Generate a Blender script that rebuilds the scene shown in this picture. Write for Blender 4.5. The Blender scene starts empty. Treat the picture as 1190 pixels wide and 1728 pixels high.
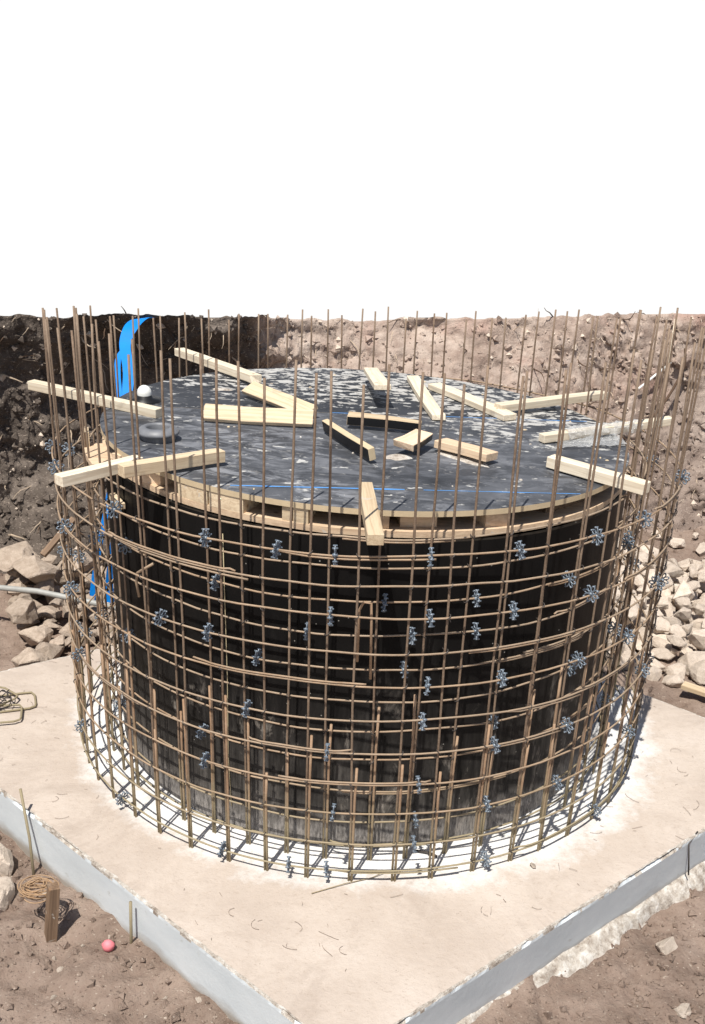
import bpy, bmesh, math, random
from math import sin, cos, pi, radians
from mathutils import Vector, Matrix, noise
random.seed(11)
rnd = random.random
def U(a, b): return a + (b - a) * rnd()
def N3(x, y, z=0.0): return noise.noise(Vector((x, y, z)))
def FB(x, y, z=0.0, o=4, h=0.9):
    return noise.fractal(Vector((x, y, z)), h, 2.1, o)

# ------------------------------------------------------------ camera
scn = bpy.context.scene
col = scn.collection
CAM_YAW, CAM_PITCH, CAM_ROLL = -0.007, 0.470, 0.038
cy_, sy_ = cos(CAM_YAW), sin(CAM_YAW)
fwd = Vector((sy_ * cos(CAM_PITCH), cy_ * cos(CAM_PITCH), -sin(CAM_PITCH)))
rgt = Vector((cy_, -sy_, 0)); upv = rgt.cross(fwd)
r2 = cos(CAM_ROLL) * rgt + sin(CAM_ROLL) * upv
u2 = -sin(CAM_ROLL) * rgt + cos(CAM_ROLL) * upv
cd = bpy.data.cameras.new('camera'); cam = bpy.data.objects.new('camera', cd); col.objects.link(cam)
M = Matrix((( r2.x, u2.x, -fwd.x, 0.0), (r2.y, u2.y, -fwd.y, -3.959 * 1.3), (r2.z, u2.z, -fwd.z, 2.329 * 1.3), (0, 0, 0, 1)))
cam.matrix_world = M
cd.sensor_fit = 'HORIZONTAL'; cd.sensor_width = 36; cd.lens = 36 * 1766.3 / 1190
cd.shift_y = 217 / 1190
cd.clip_start = 0.05; cd.clip_end = 3000
scn.camera = cam

# ------------------------------------------------------------ world and sun
SUN_EL, SUN_AZ = radians(65), radians(180 + 21.5)      # compass azimuth of the sun (from +Y towards +X)
sdir = Vector((sin(SUN_AZ) * cos(SUN_EL), cos(SUN_AZ) * cos(SUN_EL), sin(SUN_EL)))
w = bpy.data.worlds.new('World'); scn.world = w; w.use_nodes = True
nt = w.node_tree; nt.nodes.clear()
wo = nt.nodes.new('ShaderNodeOutputWorld')
sky = nt.nodes.new('ShaderNodeTexSky'); sky.sky_type = 'NISHITA'; sky.sun_disc = False
sky.sun_elevation = SUN_EL; sky.sun_rotation = SUN_AZ
bg = nt.nodes.new('ShaderNodeBackground'); bg.inputs[1].default_value = 0.07
nt.links.new(sky.outputs[0], bg.inputs[0])
cl = nt.nodes.new('ShaderNodeBackground'); cl.inputs[0].default_value = (1, 0.995, 0.985, 1); cl.inputs[1].default_value = 0.84
tc = nt.nodes.new('ShaderNodeTexCoord'); sp = nt.nodes.new('ShaderNodeSeparateXYZ'); nt.links.new(tc.outputs['Generated'], sp.inputs[0])
nz = nt.nodes.new('ShaderNodeTexNoise'); nz.inputs['Scale'].default_value = 3.0; nz.inputs['Detail'].default_value = 6
nt.links.new(tc.outputs['Generated'], nz.inputs['Vector'])
ad = nt.nodes.new('ShaderNodeMath'); ad.operation = 'MULTIPLY_ADD'; ad.inputs[1].default_value = 0.25; 
nt.links.new(nz.outputs[0], ad.inputs[0]); nt.links.new(sp.outputs['Z'], ad.inputs[2])
mr = nt.nodes.new('ShaderNodeMapRange'); mr.inputs['From Min'].default_value = 0.28; mr.inputs['From Max'].default_value = 0.42
mr.inputs['To Min'].default_value = 1; mr.inputs['To Max'].default_value = 0
nt.links.new(ad.outputs[0], mr.inputs['Value'])
mx = nt.nodes.new('ShaderNodeMixShader'); nt.links.new(mr.outputs[0], mx.inputs[0]); nt.links.new(bg.outputs[0], mx.inputs[1]); nt.links.new(cl.outputs[0], mx.inputs[2])
nt.links.new(mx.outputs[0], wo.inputs[0])
sl = bpy.data.lights.new('sun', 'SUN'); sl.energy = 4.9; sl.angle = radians(0.53); sl.color = (1.0, 0.955, 0.88)
so = bpy.data.objects.new('sun', sl); col.objects.link(so)
so.rotation_euler = sdir.to_track_quat('Z', 'Y').to_euler(); so.location = (0, 0, 12)
vs = scn.view_settings; vs.view_transform = 'Standard'; vs.look = 'None'; vs.gamma = 1; vs.exposure = 0.30
scn.cycles.max_bounces = 6; scn.cycles.diffuse_bounces = 3

# ------------------------------------------------------------ materials
class NT:
    def __init__(s, name):
        s.m = bpy.data.materials.new(name); s.m.use_nodes = True; s.t = s.m.node_tree
        s.b = s.t.nodes['Principled BSDF']; s.tc = s.n('ShaderNodeTexCoord')
    def n(s, k): return s.t.nodes.new(k)
    def l(s, a, b): s.t.links.new(a, b)
    def noise(s, scale, detail=5, rough=0.6, vec=None, stretch=None, dist=0):
        n = s.n('ShaderNodeTexNoise'); n.inputs['Scale'].default_value = scale; n.inputs['Detail'].default_value = detail
        n.inputs['Roughness'].default_value = rough; n.inputs['Distortion'].default_value = dist
        v = vec or s.tc.outputs['Object']
        if stretch:
            mp = s.n('ShaderNodeMapping'); mp.inputs['Scale'].default_value = stretch; s.l(v, mp.inputs[0]); v = mp.outputs[0]
        s.l(v, n.inputs['Vector']); return n.outputs[0]
    def vor(s, scale, feat='DISTANCE_TO_EDGE', stretch=None, out='Distance', vec=None):
        n = s.n('ShaderNodeTexVoronoi'); n.feature = feat; n.inputs['Scale'].default_value = scale
        v = vec or s.tc.outputs['Object']
        if stretch:
            mp = s.n('ShaderNodeMapping'); mp.inputs['Scale'].default_value = stretch; s.l(v, mp.inputs[0]); v = mp.outputs[0]
        s.l(v, n.inputs['Vector']); return n.outputs[out]
    def ramp(s, f, stops):
        n = s.n('ShaderNodeValToRGB'); e = n.color_ramp.elements
        while len(e) < len(stops): e.new(0.5)
        for i, (p, c) in enumerate(stops):
            e[i].position = p; e[i].color = (c, c, c, 1) if isinstance(c, (int, float)) else (*c, 1)
        s.l(f, n.inputs[0]); return n.outputs[0]
    def mix(s, f, a, b, mode='MIX'):
        n = s.n('ShaderNodeMix'); n.data_type = 'RGBA'; n.blend_type = mode
        for i, v in ((0, f), (6, a), (7, b)):
            if isinstance(v, (int, float)): n.inputs[i].default_value = v if i == 0 else (v, v, v, 1)
            elif isinstance(v, tuple): n.inputs[i].default_value = (*v, 1)
            else: s.l(v, n.inputs[i])
        return n.outputs[2]
    def math(s, op, a, b=None, c=None, clamp=False):
        n = s.n('ShaderNodeMath'); n.operation = op; n.use_clamp = clamp
        for i, v in enumerate((a, b, c)):
            if v is None: continue
            if isinstance(v, (int, float)): n.inputs[i].default_value = v
            else: s.l(v, n.inputs[i])
        return n.outputs[0]
    def xyz(s, k='Object'):
        n = s.n('ShaderNodeSeparateXYZ'); s.l(s.tc.outputs[k], n.inputs[0]); return n.outputs
    def bump(s, h, strength=0.5, dist=0.01):
        n = s.n('ShaderNodeBump'); n.inputs['Strength'].default_value = strength; n.inputs['Distance'].default_value = dist
        s.l(h, n.inputs['Height']); s.l(n.outputs[0], s.b.inputs['Normal']); return n
    def done(s, color, rough=0.8, spec=0.5, metal=0):
        if isinstance(color, tuple): s.b.inputs['Base Color'].default_value = (*color, 1)
        else: s.l(color, s.b.inputs['Base Color'])
        if isinstance(rough, (int, float)): s.b.inputs['Roughness'].default_value = rough
        else: s.l(rough, s.b.inputs['Roughness'])
        s.b.inputs['Specular IOR Level'].default_value = spec; s.b.inputs['Metallic'].default_value = metal
        return s.m

def m_soil(name, dark=False):
    t = NT(name)
    n1 = t.noise(2.2, 8, 0.65); n2 = t.noise(26, 6, 0.7); n3 = t.noise(0.7, 3, 0.5)
    base = t.ramp(n1, [(0.30, (0.115, 0.078, 0.060)), (0.5, (0.225, 0.162, 0.128)), (0.70, (0.37, 0.285, 0.235))])
    c = t.mix(t.ramp(n2, [(0.35, 0.0), (0.65, 0.55)]), base, (0.30, 0.235, 0.19))
    c = t.mix(t.ramp(t.noise(75, 3, 0.6), [(0.60, 0.0), (0.70, 0.65)]), c, (0.045, 0.032, 0.026))
    c = t.mix(t.ramp(t.noise(60, 2, 0.5, stretch=(1, 1.7, 1)), [(0.66, 0.0), (0.72, 0.7)]), c, (0.48, 0.41, 0.34))
    h = t.mix(0.5, n2, t.noise(70, 5, 0.7))
    t.bump(h, 1.0, 0.02)
    return t.done(c, 0.95, 0.15)

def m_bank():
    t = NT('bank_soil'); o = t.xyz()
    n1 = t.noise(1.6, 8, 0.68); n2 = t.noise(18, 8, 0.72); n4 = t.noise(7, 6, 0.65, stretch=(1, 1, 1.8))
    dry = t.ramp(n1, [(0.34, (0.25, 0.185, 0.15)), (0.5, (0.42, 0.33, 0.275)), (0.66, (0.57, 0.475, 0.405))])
    dry = t.mix(t.ramp(n4, [(0.36, 0.6), (0.52, 0.0)]), dry, (0.26, 0.185, 0.15))
    # reddish subsoil patches
    dry = t.mix(t.ramp(t.noise(1.9, 3, 0.5), [(0.56, 0.0), (0.66, 0.6)]), dry, (0.42, 0.27, 0.22))
    moist_shade = t.ramp(n1, [(0.34, (0.075, 0.061, 0.051)), (0.54, (0.15, 0.123, 0.104)), (0.68, (0.32, 0.27, 0.23))])
    # dark topsoil, damp and with the bank's shade painted in, fills the western part of the cut, ends in a ragged front
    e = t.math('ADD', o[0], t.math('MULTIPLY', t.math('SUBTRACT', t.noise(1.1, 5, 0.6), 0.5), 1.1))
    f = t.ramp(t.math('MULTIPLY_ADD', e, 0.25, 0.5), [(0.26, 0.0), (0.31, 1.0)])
    rz = t.math('ADD', t.math('MULTIPLY', o[0], 0.35), t.math('MULTIPLY', o[2], -0.42))  # lower right bank: grey-brown soil, darkened further to paint in that zone's shade
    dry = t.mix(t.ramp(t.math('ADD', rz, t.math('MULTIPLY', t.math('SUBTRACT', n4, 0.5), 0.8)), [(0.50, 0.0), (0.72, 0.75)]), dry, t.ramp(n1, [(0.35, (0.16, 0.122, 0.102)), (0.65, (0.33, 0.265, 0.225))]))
    c = t.mix(f, moist_shade, dry)
    c = t.mix(t.ramp(n2, [(0.33, 0.75), (0.42, 0.0)]), c, (0.06, 0.042, 0.034))
    c = t.mix(t.ramp(t.noise(48, 3, 0.6, stretch=(1, 1, 2.4)), [(0.60, 0.0), (0.68, 0.6)]), c, (0.55, 0.46, 0.38))
    h = t.mix(0.55, n2, t.noise(42, 6, 0.7))
    t.bump(h, 0.9, 0.03)
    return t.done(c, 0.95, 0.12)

def m_slabtop():
    t = NT('slab_concrete'); o = t.xyz()
    n1 = t.noise(1.7, 6, 0.6); n2 = t.noise(30, 6, 0.7)
    c = t.ramp(n1, [(0.30, (0.42, 0.352, 0.298)), (0.55, (0.50, 0.43, 0.37)), (0.75, (0.56, 0.492, 0.433))])
    c = t.mix(t.ramp(t.noise(7, 6, 0.7), [(0.56, 0.0), (0.70, 0.35)]), c, (0.36, 0.30, 0.25))
    c = t.mix(t.ramp(n2, [(0.30, 0.35), (0.52, 0.0)]), c, (0.42, 0.345, 0.28))
    # fibres and small dirt streaks
    c = t.mix(t.ramp(t.noise(34, 3, 0.55, stretch=(1, 2.6, 1), dist=1.5), [(0.62, 0.0), (0.70, 0.6)]), c, (0.34, 0.275, 0.22))
    c = t.mix(t.ramp(t.noise(85, 2, 0.5, dist=2.0), [(0.68, 0.0), (0.74, 0.7)]), c, (0.24, 0.19, 0.15))
    # white cement wash round the foot of the wall
    r = t.math('SQRT', t.math('ADD', t.math('MULTIPLY', o[0], o[0]), t.math('MULTIPLY', o[1], o[1])))
    rr = t.math('ADD', r, t.math('MULTIPLY', t.math('SUBTRACT', t.noise(5, 7, 0.72), 0.5), 0.5))
    rr = t.math('SUBTRACT', rr, t.math('MULTIPLY', t.math('MAXIMUM', o[0], 0.0), 0.06))
    f = t.ramp(t.math('MULTIPLY', rr, 0.5), [(0.715, 1.0), (0.80, 0.0)])
    c = t.mix(f, c, t.ramp(n2, [(0.3, (0.46, 0.445, 0.42)), (0.46, (0.66, 0.65, 0.635)), (0.7, (0.72, 0.715, 0.705))]))
    c = t.mix(t.ramp(t.noise(2.6, 7, 0.72, dist=1.2), [(0.53, 0.0), (0.66, 0.38)]), c, (0.33, 0.27, 0.225))
    t.bump(t.mix(0.4, n2, t.noise(6, 5, 0.6)), 0.6, 0.014)
    return t.done(c, 0.9, 0.25)

def m_slabside():
    t = NT('slab_side_paint')
    n1 = t.noise(3.0, 6, 0.6, stretch=(1, 1, 2)); n2 = t.noise(22, 6, 0.7)
    c = t.ramp(n1, [(0.3, (0.54, 0.585, 0.61)), (0.6, (0.62, 0.66, 0.68)), (0.8, (0.66, 0.69, 0.70))])
    c = t.mix(t.ramp(t.noise(13, 4, 0.6), [(0.66, 0.0), (0.74, 0.6)]), c, (0.40, 0.40, 0.36))
    o = t.xyz()
    g = t.math('ADD', o[2], t.math('MULTIPLY', t.math('SUBTRACT', n1, 0.5), 0.16))
    c = t.mix(t.ramp(t.math('ADD', g, 0.5), [(0.24, 1.0), (0.30, 0.0)]), c, (0.36, 0.33, 0.29))
    t.bump(n2, 0.35, 0.006)
    return t.done(c, 0.75, 0.3)

def m_chip():
    t = NT('mortar_crust'); n2 = t.noise(18, 7, 0.75)
    c = t.ramp(n2, [(0.34, (0.26, 0.21, 0.17)), (0.5, (0.52, 0.47, 0.41)), (0.66, (0.76, 0.74, 0.70))])
    t.bump(n2, 1.0, 0.02)
    return t.done(c, 0.9, 0.2)

def m_film_wall():
    t = NT('black_film_ply_wall'); o = t.xyz()
    st = t.noise(30, 6, 0.7, stretch=(1, 1, 0.10)); bl = t.noise(3.2, 6, 0.65, stretch=(1, 1, 0.7)); fine = t.noise(90, 4, 0.7, stretch=(1, 1, 0.22))
    c = t.mix(t.ramp(bl, [(0.4, 0.0), (0.75, 1.0)]), (0.005, 0.0048, 0.005), (0.013, 0.012, 0.0115))
    # grey cement dust and splash climbing from the foot
    g = t.math('ADD', t.math('MULTIPLY', o[2], 0.9), t.math('MULTIPLY', t.math('SUBTRACT', bl, 0.5), 1.5))
    low = t.ramp(g, [(0.06, 1.0), (0.24, 0.5), (0.55, 0.12), (0.95, 0.0)])
    dust = t.math('MULTIPLY', low, t.ramp(st, [(0.36, 0.12), (0.66, 1.0)]))
    c = t.mix(dust, c, t.mix(fine, (0.08, 0.073, 0.067), (0.24, 0.22, 0.20)))
    # band of solid grey at the very foot
    foot = t.ramp(t.math('ADD', o[2], t.math('MULTIPLY', t.noise(5, 4, 0.6), 0.25)), [(0.20, 1.0), (0.32, 0.0)])
    c = t.mix(t.math('MULTIPLY', foot, 0.85), c, t.mix(t.ramp(fine, [(0.35, 0.0), (0.65, 1.0)]), (0.09, 0.083, 0.078), (0.36, 0.335, 0.315)))
    # pale scuffs
    sc = t.math('MULTIPLY', t.ramp(t.noise(5.5, 7, 0.72, stretch=(1, 1, 0.45), dist=0.8), [(0.575, 0.0), (0.66, 1.0)]), t.ramp(o[2], [(0.0, 1.0), (0.62, 0.9), (0.85, 0.1), (1.0, 0.0)]))
    sc = t.math('MULTIPLY', sc, t.ramp(fine, [(0.38, 0.25), (0.62, 1.0)]))
    c = t.mix(t.math('MULTIPLY', sc, 0.8), c, (0.34, 0.305, 0.265))
    c = t.mix(t.ramp(t.vor(14, 'F1'), [(0.03, 0.8), (0.05, 0.0)]), c, (0.4, 0.38, 0.34))
    rg = t.ramp(t.math('MAXIMUM', dust, t.math('MULTIPLY', sc, 0.8)), [(0.0, 0.42), (0.6, 0.9)])
    t.bump(fine, 0.15, 0.003)
    return t.done(c, rg, 0.10)

def m_film_deck():
    t = NT('black_film_ply_deck'); o = t.xyz()
    big = t.noise(1.1, 5, 0.6); n1 = t.noise(3.0, 7, 0.68)
    c = t.mix(t.ramp(n1, [(0.30, 0.0), (0.72, 1.0)]), (0.023, 0.0245, 0.0285), (0.105, 0.110, 0.123))
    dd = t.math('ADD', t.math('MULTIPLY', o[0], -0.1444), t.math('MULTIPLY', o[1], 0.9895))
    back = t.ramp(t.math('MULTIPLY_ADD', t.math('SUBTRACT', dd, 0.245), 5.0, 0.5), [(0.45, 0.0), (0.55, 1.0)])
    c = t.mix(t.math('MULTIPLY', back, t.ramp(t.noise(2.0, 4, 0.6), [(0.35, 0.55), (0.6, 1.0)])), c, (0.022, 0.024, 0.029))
    # scuffs that run along x
    sw = t.noise(6, 7, 0.72, stretch=(0.7, 1.3, 1), dist=1.4)
    c = t.mix(t.math('MULTIPLY', t.ramp(sw, [(0.47, 0.0), (0.60, 0.8)]), t.math('MULTIPLY_ADD', back, -0.75, 1.0)), c, t.mix(t.ramp(big, [(0.38, 0.0), (0.62, 1.0)]), (0.085, 0.09, 0.103), (0.25, 0.258, 0.28)))
    # dried cement splashes, thick on the far right half
    reg = t.math('ADD', t.math('MULTIPLY', o[0], 0.16), t.math('MULTIPLY', o[1], 0.36))
    reg = t.ramp(t.math('ADD', reg, big), [(0.42, 0.02), (0.75, 1.0)])
    spt = t.noise(13, 4, 0.62, stretch=(0.75, 1.2, 1), dist=0.3)
    k = t.ramp(t.math('ADD', spt, t.math('MULTIPLY', reg, 0.11)), [(0.64, 0.0), (0.67, 0.9)])
    c = t.mix(t.math('MULTIPLY', k, 0.95), c, t.mix(t.noise(40), (0.34, 0.335, 0.32), (0.66, 0.65, 0.62)))
    fk = t.noise(21, 3, 0.6, stretch=(0.75, 1.0, 1), dist=0.3)
    k2 = t.ramp(t.math('ADD', fk, t.math('MULTIPLY', reg, 0.09)), [(0.62, 0.0), (0.655, 0.9)])
    c = t.mix(t.math('MULTIPLY', k2, t.ramp(reg, [(0.2, 0.25), (0.8, 0.9)])), c, t.mix(t.noise(60), (0.30, 0.29, 0.275), (0.62, 0.60, 0.56)))
    dots = t.ramp(t.vor(21, 'F1'), [(0.035, 1.0), (0.06, 0.0)])
    c = t.mix(t.math('MULTIPLY', dots, t.ramp(t.noise(5), [(0.5, 0.0), (0.58, 0.9)])), c, (0.66, 0.65, 0.60))
    t.bump(spt, 0.2, 0.004)
    return t.done(c, t.ramp(sw, [(0.3, 0.42), (0.7, 0.75)]), 0.22)

def m_wood(name, a, b, g=(0.30, 0.19, 0.10), rough=0.75):
    t = NT(name)
    oi = t.n('ShaderNodeObjectInfo'); va = t.n('ShaderNodeVectorMath'); va.operation = 'ADD'
    t.l(t.tc.outputs['Object'], va.inputs[0])
    cb = t.n('ShaderNodeCombineXYZ'); t.l(t.math('MULTIPLY', oi.outputs['Random'], 9.0), cb.inputs[1]); t.l(t.math('MULTIPLY', oi.outputs['Random'], 5.0), cb.inputs[2])
    t.l(cb.outputs[0], va.inputs[1]); v = va.outputs[0]
    n1 = t.noise(6, 5, 0.6, vec=v, stretch=(0.35, 2.2, 2.2)); gr = t.noise(28, 5, 0.65, vec=v, stretch=(0.10, 2.6, 2.6), dist=0.4)
    c = t.mix(n1, a, b)
    c = t.mix(t.ramp(gr, [(0.40, 0.65), (0.56, 0.0)]), c, g)
    c = t.mix(t.ramp(t.noise(9, 4, 0.6, vec=v), [(0.58, 0.0), (0.70, 0.5)]), c, (0.36, 0.30, 0.24))
    c = t.mix(t.ramp(t.noise(14, 5, 0.7, vec=v, dist=1), [(0.63, 0.0), (0.67, 0.6)]), c, (0.60, 0.57, 0.51))
    c = t.mix(t.ramp(t.vor(7, 'F1', vec=v), [(0.05, 0.8), (0.09, 0.0)]), c, (0.27, 0.16, 0.09))
    hs = t.n('ShaderNodeHueSaturation'); t.l(c, hs.inputs['Color']); t.l(t.math('MULTIPLY_ADD', oi.outputs['Random'], 0.38, 0.76), hs.inputs['Value'])
    t.l(t.math('MULTIPLY_ADD', oi.outputs['Random'], -0.12, 1.06), hs.inputs['Saturation'])
    t.bump(gr, 0.3, 0.003)
    return t.done(hs.outputs[0], rough, 0.25)

def m_rust(name, a, b, c3, cem=True):
    t = NT(name); oi = t.n('ShaderNodeObjectInfo'); o = t.xyz()
    n1 = t.noise(9, 6, 0.65); n2 = t.noise(70, 4, 0.7)
    c = t.mix(t.ramp(n1, [(0.36, 0.0), (0.64, 1.0)]), a, b)
    c = t.mix(t.ramp(n2, [(0.48, 0.0), (0.68, 0.6)]), c, c3)
    c = t.mix(t.math('MULTIPLY', oi.outputs['Random'], 0.45), c, c3)
    if cem:
        z = t.math('ADD', o[2], t.math('MULTIPLY', t.math('SUBTRACT', n1, 0.5), 0.5))
        c = t.mix(t.ramp(t.math('MULTIPLY', z, 1.0), [(0.12, 0.75), (0.42, 0.0)]), c, (0.31, 0.27, 0.17))
    t.bump(n2, 0.5, 0.002)
    return t.done(c, 0.7, 0.3, 0.15)

def m_rock(name, a, b):
    t = NT(name); oi = t.n('ShaderNodeObjectInfo')
    va = t.n('ShaderNodeVectorMath'); va.operation = 'ADD'; t.l(t.tc.outputs['Object'], va.inputs[0])
    cb = t.n('ShaderNodeCombineXYZ')
    for i in range(3): t.l(t.math('MULTIPLY', oi.outputs['Random'], 7.0 + i), cb.inputs[i])
    t.l(cb.outputs[0], va.inputs[1])
    n1 = t.noise(7, 8, 0.7, vec=va.outputs[0]); n2 = t.noise(45, 5, 0.7)
    c = t.mix(t.ramp(n1, [(0.33, 0.0), (0.62, 1.0)]), a, b)
    c = t.mix(t.ramp(n2, [(0.36, 0.45), (0.5, 0.0)]), c, (0.30, 0.24, 0.19))
    hs = t.n('ShaderNodeHueSaturation'); t.l(c, hs.inputs['Color']); t.l(t.math('MULTIPLY_ADD', oi.outputs['Random'], 0.3, 0.82), hs.inputs['Value'])
    t.bump(t.mix(0.5, n1, n2), 0.8, 0.02)
    return t.done(hs.outputs[0], 0.9, 0.2)

def m_plain(name, c, rough=0.6, spec=0.4, var=0.25, scale=12):
    t = NT(name); n = t.noise(scale, 5, 0.6)
    d = tuple(x * (1 - var) for x in c); l = tuple(min(1, x * (1 + var)) for x in c)
    t.bump(n, 0.2, 0.003)
    return t.done(t.mix(n, d, l), rough, spec)

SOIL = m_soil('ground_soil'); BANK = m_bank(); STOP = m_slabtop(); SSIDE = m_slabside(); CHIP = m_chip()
FWALL = m_film_wall(); FDECK = m_film_deck()
PINE = m_wood('pine_timber', (0.76, 0.635, 0.455), (0.68, 0.53, 0.355), (0.50, 0.365, 0.235)); PINEP = m_wood('pale_pine', (0.76, 0.68, 0.54), (0.68, 0.585, 0.44), (0.52, 0.42, 0.30))
PLY = m_wood('ply_edge', (0.74, 0.57, 0.40), (0.66, 0.48, 0.32), (0.50, 0.35, 0.23)); OLDW = m_wood('old_wood', (0.30, 0.20, 0.125), (0.20, 0.13, 0.085), (0.11, 0.07, 0.045))
EDGE = m_plain('ply_raw_edge', (0.55, 0.44, 0.29), 0.8, 0.2, 0.2, 20)
BARM = m_rust('rebar_rust', (0.13, 0.086, 0.058), (0.22, 0.152, 0.105), (0.31, 0.235, 0.172))
RINGM = m_rust('rebar_ring_rust', (0.26, 0.175, 0.11), (0.40, 0.285, 0.19), (0.34, 0.28, 0.215))
STARTM = m_rust('starter_rust', (0.26, 0.155, 0.09), (0.36, 0.235, 0.15), (0.40, 0.29, 0.20))
CLIPM = m_plain('clipping_wire', (0.24, 0.18, 0.14), 0.7, 0.3); TIEM = m_plain('tie_wire', (0.05, 0.042, 0.038), 0.6, 0.4); WIRE = m_rust('copper_wire', (0.40, 0.26, 0.15), (0.50, 0.35, 0.22), (0.30, 0.19, 0.11), False)
SPACER = m_plain('spacer_plastic', (0.14, 0.175, 0.215), 0.28, 0.8, 0.5, 60)
BLACKP = m_plain('black_film', (0.012, 0.012, 0.013), 0.4, 0.3); RUB = m_plain('black_rubber', (0.16, 0.165, 0.178), 0.5, 0.5, 0.55, 14)
BLUE = m_plain('blue_hose', (0.0, 0.20, 0.66), 0.65, 0.25, 0.22, 9); BLUET = m_plain('blue_tape', (0.10, 0.30, 0.66), 0.5, 0.4, 0.5, 9)
WHITEP = m_plain('white_plastic', (0.80, 0.80, 0.76), 0.4, 0.5, 0.04); PIPE = m_plain('grey_pipe', (0.33, 0.33, 0.31), 0.5, 0.5, 0.3, 16)
PINK = m_plain('pink_foam', (0.75, 0.22, 0.25), 0.6, 0.3, 0.35, 20); ROOT = m_plain('dry_root', (0.50, 0.40, 0.30), 0.85, 0.1, 0.45, 4)
STRAW = m_plain('straw', (0.66, 0.56, 0.45), 0.85, 0.1, 0.4, 3); TWIG = m_plain('dark_root', (0.10, 0.065, 0.045), 0.85, 0.1, 0.3, 4)
ROCKA = m_rock('pale_rock', (0.55, 0.46, 0.375), (0.70, 0.60, 0.505)); ROCKB = m_rock('brown_rock', (0.34, 0.265, 0.205), (0.52, 0.43, 0.35))
STRING = m_plain('pale_string', (0.45, 0.38, 0.24), 0.8, 0.2)
def m_clear():
    t = NT('crumpled_film'); t.b.inputs['Alpha'].default_value = 0.45
    t.bump(t.noise(40, 5, 0.7), 1.0, 0.02); return t.done((0.75, 0.76, 0.76), 0.15, 0.8)
CLEAR = m_clear()

# ------------------------------------------------------------ helpers
def props(o, label=None, cat=None, group=None, kind=None):
    for k, v in (('label', label), ('category', cat), ('group', group), ('kind', kind)):
        if v: o[k] = v
    return o
class MB:
    def __init__(s): s.v = []; s.f = []; s.mi = []
    def tube(s, pts, r, n=7, cap=True, flat=None, mi=0):
        b = len(s.v); k = len(pts); pts = [Vector(p) for p in pts]
        ref = None
        for i, p in enumerate(pts):
            d = (pts[min(i + 1, k - 1)] - pts[max(i - 1, 0)]).normalized()
            if ref is None:
                ref = d.orthogonal().normalized()
            ref = (ref - d * ref.dot(d)).normalized()
            q = d.cross(ref)
            rr = r[i] if isinstance(r, (list, tuple)) else r
            for j in range(n):
                a = 2 * pi * j / n
                s.v.append(p + rr * (cos(a) * ref + sin(a) * q))
        for i in range(k - 1):
            for j in range(n):
                s.f.append((b + i * n + j, b + i * n + (j + 1) % n, b + (i + 1) * n + (j + 1) % n, b + (i + 1) * n + j)); s.mi.append(mi)
        if cap:
            s.f.append(tuple(b + j for j in reversed(range(n)))); s.f.append(tuple(b + (k - 1) * n + j for j in range(n))); s.mi += [mi, mi]
    def grid(s, nu, nv, fn, wrapu=False, mi=0):
        b = len(s.v)
        for i in range(nu):
            for j in range(nv): s.v.append(Vector(fn(i, j)))
        for i in range(nu if wrapu else nu - 1):
            for j in range(nv - 1):
                a, c = b + i * nv + j, b + ((i + 1) % nu) * nv + j
                s.f.append((a, c, c + 1, a + 1)); s.mi.append(mi)
    def prism(s, poly, z0, z1, mi=0, mtop=None, mbot=None):
        """poly: list of (x,y) ccw; z0/z1 floats or functions"""
        b = len(s.v); n = len(poly)
        f0 = z0 if callable(z0) else (lambda x, y: z0); f1 = z1 if callable(z1) else (lambda x, y: z1)
        for x, y in poly: s.v.append(Vector((x, y, f0(x, y))))
        for x, y in poly: s.v.append(Vector((x, y, f1(x, y))))
        for i in range(n):
            j = (i + 1) % n; s.f.append((b + i, b + j, b + n + j, b + n + i)); s.mi.append(mi)
        s.f.append(tuple(b + i for i in reversed(range(n)))); s.mi.append(mi if mbot is None else mbot)
        s.f.append(tuple(b + n + i for i in range(n))); s.mi.append(mi if mtop is None else mtop)
    def box(s, sx, sy, sz, M=Matrix.Identity(4), mi=0):
        b = len(s.v)
        for x in (-1, 1):
            for y in (-1, 1):
                for z in (-1, 1): s.v.append(M @ Vector((x * sx / 2, y * sy / 2, z * sz / 2)))
        for f in ((0, 1, 3, 2), (4, 6, 7, 5), (0, 4, 5, 1), (2, 3, 7, 6), (0, 2, 6, 4), (1, 5, 7, 3)):
            s.f.append(tuple(b + i for i in f)); s.mi.append(mi)
    def build(s, name, mats, parent=None, smooth=False):
        me = bpy.data.meshes.new(name); me.from_pydata([tuple(v) for v in s.v], [], s.f)
        for m in (mats if isinstance(mats, (list, tuple)) else [mats]): me.materials.append(m)
        if any(s.mi): me.polygons.foreach_set('material_index', s.mi)
        if smooth: me.polygons.foreach_set('use_smooth', [True] * len(me.polygons))
        me.update(); o = bpy.data.objects.new(name, me); col.objects.link(o)
        if parent: o.parent = parent
        return o
def empty(name, loc=(0, 0, 0), **k):
    o = bpy.data.objects.new(name, None); o.empty_display_size = 0.2; o.location = loc; col.objects.link(o); return props(o, **k)
def arc(rad, a0, a1, z, n):
    """a measured from -Y towards +X"""
    out = []
    for i in range(n + 1):
        a = a0 + (a1 - a0) * i / n
        r = rad(a) if callable(rad) else rad; zz = z(a) if callable(z) else z
        out.append((r * sin(a), -r * cos(a), zz))
    return out

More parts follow.
